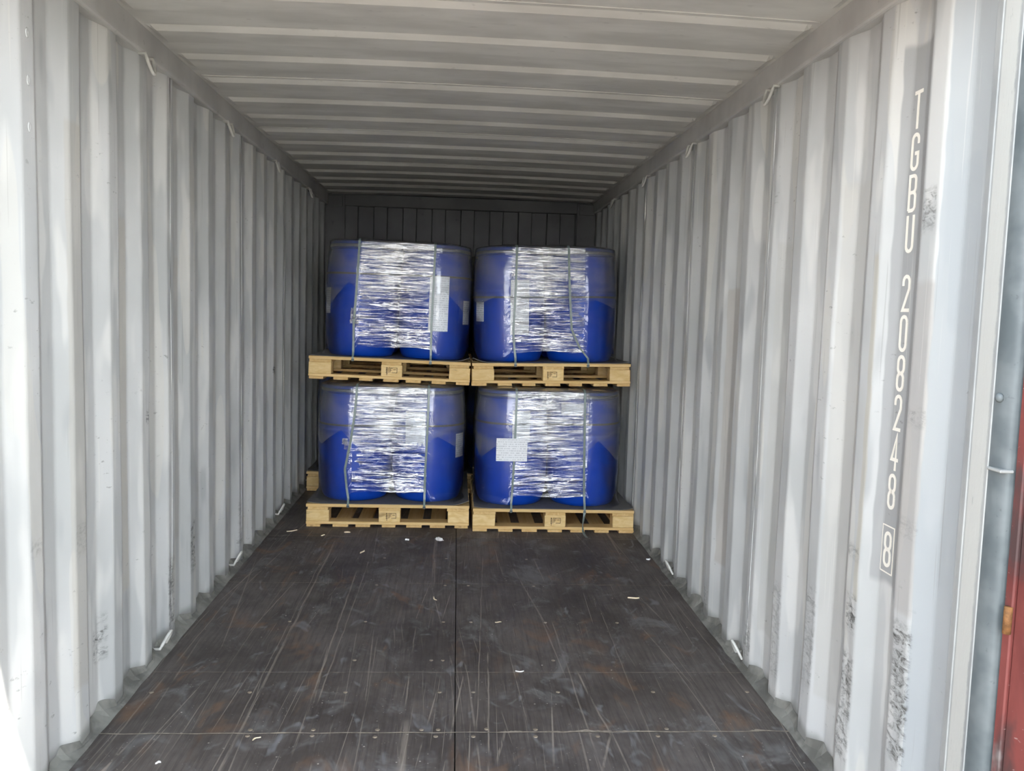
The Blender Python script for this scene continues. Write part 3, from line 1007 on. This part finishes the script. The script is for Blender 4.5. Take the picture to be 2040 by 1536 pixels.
# drum
DR, DH, DC = 0.241, 0.755, 0.2435
DPROF = [(0.150, 0.006), (0.195, 0.0), (0.207, 0.006), (0.219, 0.028), (0.2315, 0.075), (0.2385, 0.14), (DR, 0.22), (DR, 0.36), (0.2385, 0.46),
         (0.2385, 0.465), (0.236, 0.470), (0.236, 0.482), (0.238, 0.487), (0.2355, 0.56), (0.2295, 0.63), (0.221, 0.675), (0.214, 0.700), (0.212, 0.712)]
DRUM_ME = G().lathe(DPROF, 48).me('drum_body', 'drum', True)
LID_ME = G().lathe([(0.212, 0.700), (0.219, 0.702), (0.222, 0.710), (0.222, 0.748), (0.216, DH), (0.200, DH), (0.192, 0.746), (0.05, 0.745), (0.002, 0.747)], 48).me('lid', 'lid', True)
CLAMP_ME = G().lathe([(0.222, 0.714), (0.2265, 0.716), (0.2275, 0.724), (0.2265, 0.732), (0.222, 0.734)], 48, close=False).me('clamp_ring', 'ring', True)


def label_mesh(w, h, r, name='paper_label'):
    """curved label, local origin at its centre, facing -Y, bent to radius r"""
    g = G()
    a = [(-0.5 + i / 10) * w / r for i in range(11)]
    for rad in (r + 0.0006, r):
        rows = [[(rad * math.sin(t), r - rad * math.cos(t), z) for t in a] for z in (-h / 2, 0, h / 2)]
        if rad == r:
            rows = rows[::-1]
        g.grid(rows)
    return g.me(name, 'label', True)


def make_drum(mtx, lx, ly, label, labels=(), group=None):
    root = empty('plastic_drum')
    root.matrix_world = mtx @ Matrix.Translation((lx, ly, 0))
    tag(root, label, 'drum', group)
    link('drum_body', DRUM_ME, root)
    link('clamp_ring', CLAMP_ME, link('lid', LID_ME, root))
    for (ang, z, w, h) in labels:      # ang: degrees right of straight-front
        rad = np.interp(z, [q[1] for q in DPROF], [q[0] for q in DPROF]) + 0.0008
        t = math.radians(ang)
        o = link('paper_label', label_mesh(w, h, rad), root)
        o.location = (rad * math.sin(t), -rad * math.cos(t), z)
        o.rotation_euler = (0, 0, t)
        tag(o, 'white printed paper label')
    return root


def hull(ang_u, half, rad):
    """rounded square perimeter; ang_u 0..1 starting at the middle of the front, going right (counter clockwise from above)"""
    flat = 2 * (half - rad)
    arcl = math.pi / 2 * rad
    per = 4 * (flat + arcl)
    s = (ang_u % 1.0) * per
    s = (s + flat / 2) % per
    k = int(s // (flat + arcl))
    s -= k * (flat + arcl)
    if s < flat:
        p = Vector((-flat / 2 + s, -half)); n = Vector((0, -1)); w = 1.0
    else:
        a = (s - flat) / rad
        p = Vector((flat / 2 + rad * math.sin(a), -(half - rad) - rad * math.cos(a))); n = Vector((math.sin(a), -math.cos(a))); w = 0.0
    R = Matrix.Rotation(k * math.pi / 2, 2)
    return R @ p, R @ n, w


def perim_samples(half, rad, front, other, arcn):
    """list of u values: dense on the front flat"""
    flat = 2 * (half - rad)
    arcl = math.pi / 2 * rad
    per = 4 * (flat + arcl)
    us = []
    s = -flat / 2
    for k in range(4):
        n = front if k == 0 else other
        us += [(s + flat * i / n) / per for i in range(n)]
        s += flat
        us += [(s + arcl * i / arcn) / per for i in range(arcn)]
        s += arcl
    return us


def film_half(z):
    """half width of the wrapped load at height z above the drum base"""
    return float(np.interp(z, [0, 0.03, 0.08, 0.15, 0.25, 0.36, 0.5, 0.6, 0.66, 0.70, 0.735, 0.755, 0.765],
                           [0.490, 0.483, 0.4835, 0.4855, 0.4885, 0.4885, 0.4870, 0.4825, 0.478, 0.4745, 0.4725, 0.4685, 0.440]))


def make_film(mtx, label, seed, detail=True, group=None, hem_front=0.07, sag=0.0, tilt=0.0, tufts=()):
    root = empty('stretch_film_wrap')
    root.matrix_world = mtx
    tag(root, label, 'stretch film', group)
    front, other, arcn, rows = (64, 10, 12, 250) if detail else (8, 6, 8, 40)
    us = perim_samples(0.4885, DR + 0.003, front, other, arcn)
    C = len(us)
    top = 0.765

    def shell(name, mat, z_lo, off, rows, amp, sd, haze_wr=1.0, closed_top=True):
        base = [hull(u, 0.4885, DR + 0.003) for u in us]
        W = np.array([b[2] for b in base])
        # soften the ends of each flat
        sx = np.array([b[0].x for b in base]); sy = np.array([b[0].y for b in base])
        nx = np.array([b[1].x for b in base]); ny = np.array([b[1].y for b in base])
        tcoord = np.where(np.abs(ny) > 0.99, sx, sy)
        Wn = W * np.clip((0.2470 - np.abs(tcoord)) / 0.010, 0, 1)
        lo = np.array([z_lo(b[0], b[1], b[2]) for b in base])
        v = np.linspace(0, 1, rows)
        Z = lo[None, :] + (top - lo)[None, :] * v[:, None]
        hz = np.vectorize(film_half)(Z) - 0.4885
        # bulge inwards between the drums
        U = np.where(np.abs(ny) > 0.5, sx, sy)[None, :] + np.round(np.arctan2(ny, nx) * 2)[None, :] * 3.7
        ZZ = Z + 0.05 * U * math.sin(seed) + tilt * U * np.clip((Z - 0.25) * 3, 0, 1) * np.clip((0.5 - Z) * 6, 0, 1)
        w1 = vnoise(sd, U / 0.15 + ZZ * 3, ZZ / 0.0125)
        w2 = vnoise(sd + 1, U / 0.07, ZZ / 0.0056 + U * 2)
        w3 = vnoise(sd + 2, U / 0.26, ZZ / 0.022)
        w4 = vnoise(sd + 3, U / 0.12, Z / 0.09)
        disp = amp * Wn[None, :] * (0.0034 * (1 - 2 * np.abs(w1)) + 0.0010 * w2 + 0.0038 * w3 + 0.004 * w4)
        disp += (1 - Wn[None, :]) * 0.0010 * vnoise(sd + 5, U / 0.05, Z / 0.05)
        flare = np.clip((0.07 - Z) / 0.07, 0, 1) ** 2 * (1 - W[None, :]) * 0.034 * np.abs(nx * ny)[None, :] * 2
        D = off + hz + disp + flare - 0.006 * Wn[None, :] * np.sin(np.pi * np.clip(Z / top, 0, 1))
        X = sx[None, :] + nx[None, :] * D
        Y = sy[None, :] + ny[None, :] * D
        verts = np.stack([X, Y, Z], -1).reshape(-1, 3)
        att = np.repeat((Wn * haze_wr)[None, :], rows, 0).reshape(-1)
        V = verts.tolist()
        Fs = []
        for i in range(rows - 1):
            a = i * C
            for j in range(C):
                k = (j + 1) % C
                Fs.append((a + j, a + k, a + C + k, a + C + j))
        A = att.tolist()
        if closed_top:
            prev = (rows - 1) * C
            for s, dz in ((0.90, 0.002), (0.70, -0.001), (0.40, -0.004)):
                n0 = len(V)
                for j in range(C):
                    p = V[(rows - 1) * C + j]
                    V.append([p[0] * s, p[1] * s, top + off + dz - sag * (1 - s) + 0.001 * math.sin(j * 0.9 + s * 9)])
                    A.append(0.25)
                for j in range(C):
                    k = (j + 1) % C
                    Fs.append((prev + j, prev + k, n0 + k, n0 + j))
                prev = n0
            Fs.append(tuple(prev + j for j in range(C)))
        me = mesh(name, V, Fs, mat, True)
        at = me.attributes.new('wrinkle', 'FLOAT', 'POINT')
        at.data.foreach_set('value', A)
        return link(name, me, root)

    def hem(p, n, w):
        return hem_front + 0.006 * math.sin(p.x * 17 + seed) if abs(n.y) > 0.99 and abs(p.x) < 0.26 else 0.004 + 0.02 * max(0, 1 - 6 * abs(n.x * n.y))

    rs = random.Random(seed)
    zz = [0.33 + (0.0 if i_ % 2 else 0.12) + rs.uniform(-0.05, 0.06) for i_ in range(22)]

    def hem2(p, n, w):
        a = (math.atan2(p.x, -p.y) / (2 * math.pi)) % 1.0 * 22
        i = int(a)
        t = a - i
        return zz[i % 22] * (1 - t) + zz[(i + 1) % 22] * t

    shell('film_layer', 'film', hem, 0.0015, rows, 1.0, seed * 10 + 1)
    shell('film_cover', 'film2', hem2, 0.0065, max(24, rows // 2), 0.55, seed * 10 + 5, 0.55)
    for (tx, tz, sz, sd2) in tufts:          # torn, bunched film at the ends of the wrinkled stretch
        rq = np.random.RandomState(sd2)
        g = G()
        n = 13
        rows_ = []
        for i in range(n):
            rr_ = []
            for j in range(n):
                a, b_ = (j / (n - 1) - 0.5) * 2, (i / (n - 1) - 0.5) * 2
                k = max(0.0, 1 - a * a - b_ * b_)
                rr_.append((tx + sz * a * (0.8 + 0.4 * rq.uniform()), -0.494 - 0.012 * k * rq.uniform(0.1, 1.0), tz + sz * 1.2 * b_ * (0.8 + 0.4 * rq.uniform())))
            rows_.append(rr_)
        g.grid(rows_)
        o = g.obj('film_tuft', 'film2', root)
        at = o.data.attributes.new('wrinkle', 'FLOAT', 'POINT')
        at.data.foreach_set('value', [1.0] * len(o.data.vertices))
    return root


def make_strap(mtx, label, xt, xb, z_base, group, xm=None, tail=False, cat='strap'):
    """strap loop: up the front of the load, over the top, down the back, under the deck; local coords of the pallet"""
    root = empty('load_strap')
    root.matrix_world = mtx
    tag(root, label, cat, group)
    yf = -0.4885 - 0.012
    zt = z_base + 0.768
    dk = -PW - 0.0012
    xm = xb if xm is None else xm
    path = [(xt, 0.44, zt + 0.003), (xt, -0.40, zt + 0.003), (xt, -0.455, zt + 0.001), (xt, -0.482, zt - 0.015), (xt, -0.486, zt - 0.05),
            (xt * .8 + xm * .2, yf + 0.002, z_base + 0.55), (xt * .5 + xm * .5, yf, z_base + 0.40), (xm, yf, z_base + 0.22), (xm * .5 + xb * .5, yf + 0.001, z_base + 0.10),
            (xb, -0.508, z_base + 0.030), (xb, dk, PH + 0.002), (xb, dk, ZTOP - 0.001), (xb, dk + 0.012, ZTOP - 0.006), (xb, dk + 0.05, ZTOP - 0.004)]
    g = G()
    nr = []
    for i in range(len(path)):
        d = (Vector(path[min(i + 1, len(path) - 1)]) - Vector(path[max(i - 1, 0)]))
        d.x = 0
        d.normalize()
        nr.append(tuple(Vector((0, d.z, -d.y))))
    g.ribbon(path, (1, 0, 0), 0.0142, 0.0009, nr)
    sb = g.obj('strap_band', 'strap', root)
    # dark crimp seal low on the front
    G().box(xb - 0.0095, xb + 0.0095, dk - 0.0026, dk + 0.0, ZTOP + 0.001, ZTOP + 0.012, 0.0008).obj('strap_seal', 'band', sb)
    if tail:
        h = G()
        p2 = [(xb, dk - 0.002, ZTOP + 0.004), (xb - 0.006, dk - 0.006, 0.095), (xb - 0.012, dk - 0.010, 0.05), (xb - 0.010, dk - 0.020, 0.016), (xb - 0.006, dk - 0.06, 0.004), (xb, dk - 0.13, 0.003)]
        ac = [(1, 0, 0), (0.8, 0.6, 0), (0.5, 0.85, 0), (0.8, 0.6, 0), (1, 0, 0), (1, 0, 0)]
        nn = [(0, -1, 0), (0.6, -0.8, 0), (0.85, -0.5, 0), (0.5, -0.7, 0.5), (0, -0.3, 0.95), (0, 0, 1)]
        h.ribbon(p2, ac, 0.016, 0.0009, nn)
        h.obj('strap_tail', 'strap', root)
    return root


def make_band(mtx, label, z, group):
    us = perim_samples(0.4885, DR + 0.003, 8, 8, 12)
    g = G()
    ring = []
    hz = film_half(z) - 0.4885 - 0.0012
    for u in us:
        p, n, w = hull(u, 0.4885, DR + 0.003)
        o = p + n * hz
        ring.append((o.x, o.y, n))
    N = len(ring)
    for (k, dz) in ((0, -0.0065), (0.001, -0.0065), (0.001, 0.0065), (0, 0.0065)):
        for (x, y, n) in ring:
            g.v.append((x + n.x * k, y + n.y * k, z + dz + 0.004 * math.sin(x * 4)))
    for s in range(4):
        for j in range(N):
            a, b = s * N + j, s * N + (j + 1) % N
            c, d = ((s + 1) % 4) * N + (j + 1) % N, ((s + 1) % 4) * N + j
            g.f.append((a, b, c, d))
    o = g.obj('horizontal_band', 'band')
    o.matrix_world = mtx
    tag(o, label, 'strap', group)
    return o


def make_sheet(mtx, label, seed, group, curl=(0.012, 0.012), shift=(0, 0)):
    """thin grey board between pallet and drums with curled corners; local z of mtx = top of pallet"""
    N = 22
    g = G()
    top, bot = [], []
    hw = PW - 0.006
    for i in range(N + 1):
        rt_, rb_ = [], []
        for j in range(N + 1):
            x = -hw + 2 * hw * j / N
            y = -hw + 2 * hw * i / N
            outside = max(0.0, abs(x) - 0.40) / (hw - 0.40)
            front = max(0.0, abs(y) - 0.30) / (hw - 0.30)
            z = (curl[0] if x < 0 else curl[1]) * outside ** 2 * (0.4 + 0.6 * front) + 0.0006
            rt_.append((x + shift[0], y + shift[1], z + 0.003))
            rb_.append((x + shift[0], y + shift[1], z))
        top.append(rt_)
        bot.append(rb_)
    g.grid(top)
    n1 = len(g.v)
    g.grid([r_[::-1] for r_ in bot])
    K = N + 1
    T = lambda i, j: i * K + j
    B = lambda i, j: n1 + i * K + (N - j)
    for j in range(N):
        g.f.append((T(0, j + 1), T(0, j), B(0, j), B(0, j + 1)))
        g.f.append((T(N, j), T(N, j + 1), B(N, j + 1), B(N, j)))
        g.f.append((T(j, 0), T(j + 1, 0), B(j + 1, 0), B(j, 0)))
        g.f.append((T(j + 1, N), T(j, N), B(j, N), B(j + 1, N)))
    o = g.obj('slip_sheet', 'sheet')
    o.matrix_world = mtx
    tag(o, label, 'slip sheet', group)
    return o


def load(key, where, cx, y_front, z, tilt, off, seed, straps, band_z, labels, detail=True, curl=(0.012, 0.012), stamp=True, hem=0.07, group_row='front row', tufts=()):
    mp = Matrix.Translation((cx, y_front + PW, z)) @ Matrix.Rotation(tilt, 4, 'Y')
    make_pallet(mp, 'pale pine block pallet, %s' % where[0], seed, stamp, 'pine pallets of the ' + group_row)
    make_sheet(mp @ Matrix.Translation((0, 0, PH)), 'dark grey board sheet on the %s' % where[1], seed, 'board sheets under the drums', curl)
    zb = PH + 0.004
    ml = mp @ Matrix.Translation((off, 0, zb))
    for nm, sx, sy in (('front left', -1, -1), ('front right', 1, -1), ('rear left', -1, 1), ('rear right', 1, 1)):
        make_drum(ml, sx * DC, sy * DC, 'blue plastic drum, %s of the four on the %s' % (nm, where[1]),
                  labels.get(nm, ()), 'blue drums of the ' + group_row)
    fr = make_film(ml, 'clear stretch film around the four drums on the %s' % where[1], seed, detail, 'stretch film of the ' + group_row, hem, tufts=tufts)
    ms = mp
    for (nm, xt, xm, xb, tail) in straps:
        make_strap(ms, 'grey green strap, %s of the two on the %s' % (nm, where[1]), xt, xb, zb, 'load straps', xm, tail)
    if band_z:
        make_band(ml, 'thin dark band around the drums on the %s' % where[1], band_z, 'bands around the drums')
    return fr


UPZ = 0.936
load('LL', ('left of the two on the floor in front', 'lower left front pallet'), -0.437, 5.37, 0.0, 0.0, -0.002, 3,
     [('left', -0.215, -0.283, -0.258, False), ('right', 0.246, 0.233, 0.232, False)], 0.505,
     {'front right': [(-20, 0.45, 0.14, 0.30), (62, 0.37, 0.10, 0.16)]}, curl=(0.012, 0.030), tufts=((-0.265, 0.372, 0.022, 1), (-0.285, 0.40, 0.016, 2), (-0.26, 0.325, 0.012, 3)))
frLR = load('LR', ('right of the two on the floor in front', 'lower right front pallet'), 0.635, 5.30, 0.0, 0.0, -0.030, 4,
            [('left', -0.262, -0.270, -0.279, False), ('right', 0.181, 0.190, 0.199, True)], 0.545,
            {'front left': [(12, 0.50, 0.12, 0.26)], 'front right': [(-28, 0.62, 0.16, 0.12)]}, curl=(0.010, 0.012))
load('UL', ('stacked upper left', 'upper left pallet'), -0.453, 5.50, UPZ, 0.0205, 0.024, 6,
     [('left', -0.228, -0.246, -0.242, False), ('right', 0.262, 0.258, 0.262, False)], 0.545,
     {'front right': [(8, 0.37, 0.13, 0.36), (64, 0.32, 0.09, 0.16)], 'front left': [(-66, 0.36, 0.10, 0.17)]}, curl=(0.004, 0.030), tufts=((-0.268, 0.245, 0.026, 4), (-0.275, 0.295, 0.018, 5), (-0.255, 0.21, 0.015, 6)))
load('UR', ('stacked upper right', 'upper right pallet'), 0.611, 5.47, UPZ, -0.0190, -0.025, 8,
     [('left', -0.236, -0.255, -0.240, False), ('right', 0.105, 0.130, 0.240, False)], 0.430,
     {'front left': [(14, 0.36, 0.13, 0.36), (-58, 0.33, 0.09, 0.13)]}, curl=(0.032, 0.010))
# second row, seen only through the gaps
for (nm, cx, z, sd) in (('lower left back pallet', -0.622, 0.0, 11), ('lower right back pallet', 0.560, 0.0, 12),
                        ('upper left back pallet', -0.480, UPZ, 13), ('upper right back pallet', 0.560, UPZ, 14)):
    load('B', ('%s behind the front row' % nm.replace(' pallet', ''), nm), cx, 6.435, z, 0.0, 0.0, sd, [], None, {}, detail=False, stamp=False, group_row='back row')

# loose printed sheet taped to the film of the lower right load
lab = link('paper_sheet', label_mesh(0.200, 0.148, 3.0), frLR, (0.350 - 0.605, -0.5035, 0.532 - 0.154), (0, 0, 0.0))
tag(lab, 'white printed paper sheet stuck to the film')

# ------------------------------------------------------------------ bits on the floor
def splinter(name, x, y, ln, wd, ang, mat, label, seed):
    rs = random.Random(seed)
    g = G()
    n = 7
    rows = [[], [], [], []]
    for i in range(n):
        s = i / (n - 1)
        w = wd * (0.25 + 0.75 * math.sin(math.pi * min(1, s * 0.8 + 0.1))) * rs.uniform(0.8, 1.1)
        c = (s - 0.5) * ln
        b = 0.004 * math.sin(s * 5 + seed)
        rows[0].append((c, b - w / 2, 0.0006))
        rows[1].append((c, b - w / 3, 0.0006 + wd * 0.4))
        rows[2].append((c, b + w / 3, 0.0006 + wd * 0.4))
        rows[3].append((c, b + w / 2, 0.0006))
    rows.append(rows[0])
    g.grid(rows)
    o = g.obj(name, mat, None, False, (x, y, 0.0), (0, 0, ang))
    tag(o, label, 'debris', 'bits on the floor')


splinter('wood_splinter', 0.898, 4.055, 0.058, 0.012, 0.05, 'splinter', 'pale wood splinter alone on the right half of the floor', 1)
splinter('wood_splinter', 0.260, 3.194, 0.034, 0.007, 0.02, 'scrap', 'white sliver lying on the floor near the middle, close to the doors', 2)
splinter('wood_splinter', -1.026, 5.257, 0.070, 0.010, 0.55, 'splinter', 'long pale splinter beside the left wall near the lower left pallet', 3)
splinter('wood_splinter', -0.820, 5.160, 0.030, 0.012, 0.75, 'splinter', 'short pale splinter in front of the lower left pallet corner', 4)
splinter('wood_splinter', -0.679, 5.237, 0.038, 0.014, -0.1, 'splinter', 'flat wood chip just in front of the lower left pallet', 5)
splinter('paper_scrap', -0.295, 5.079, 0.024, 0.020, 0.0, 'scrap', 'small square white scrap in front of the lower left pallet', 6)
splinter('wood_splinter', -0.538, 4.812, 0.060, 0.012, 1.35, 'splinter', 'slim splinter pointing at the lower left pallet', 7)
splinter('wood_splinter', -0.098, 4.028, 0.050, 0.007, -1.2, 'splinter', 'thin splinter left of the floor centre seam', 8)
splinter('wood_splinter', 1.127, 4.719, 0.026, 0.016, 0.3, 'scrap', 'small pale chip at the foot of the right wall', 9)
splinter('wood_splinter', 0.200, 3.720, 0.03, 0.005, 0.0, 'splinter', 'tiny sliver right of the floor centre seam', 10)
splinter('paper_scrap', -0.907, 2.535, 0.016, 0.009, 0.3, 'scrap', 'tiny white crumb near the left wall by the doors', 11)
splinter('wood_splinter', -0.644, 2.679, 0.030, 0.006, 0.8, 'splinter', 'small sliver by the near cross joint on the left', 12)
# crumpled white scrap of film
rs = np.random.RandomState(3)
g = G()
cr = [[(0.022 * (j - 3) / 3 + rs.uniform(-.006, .006), 0.030 * (i - 3) / 3 + rs.uniform(-.006, .006), 0.002 + max(0, rs.uniform(-.004, .014)) * (0 < i < 6 and 0 < j < 6))
       for j in range(7)] for i in range(7)]
g.grid(cr)
g.grid([[(p[0], p[1], 0.0005) for p in r_[::-1]] for r_ in cr])
o = g.obj('film_scrap', 'scrap', None, False, (-0.099, 5.098, 0), (0, 0, 0.4))
tag(o, 'crumpled white film scrap on the floor before the pallets', 'debris', 'bits on the floor')
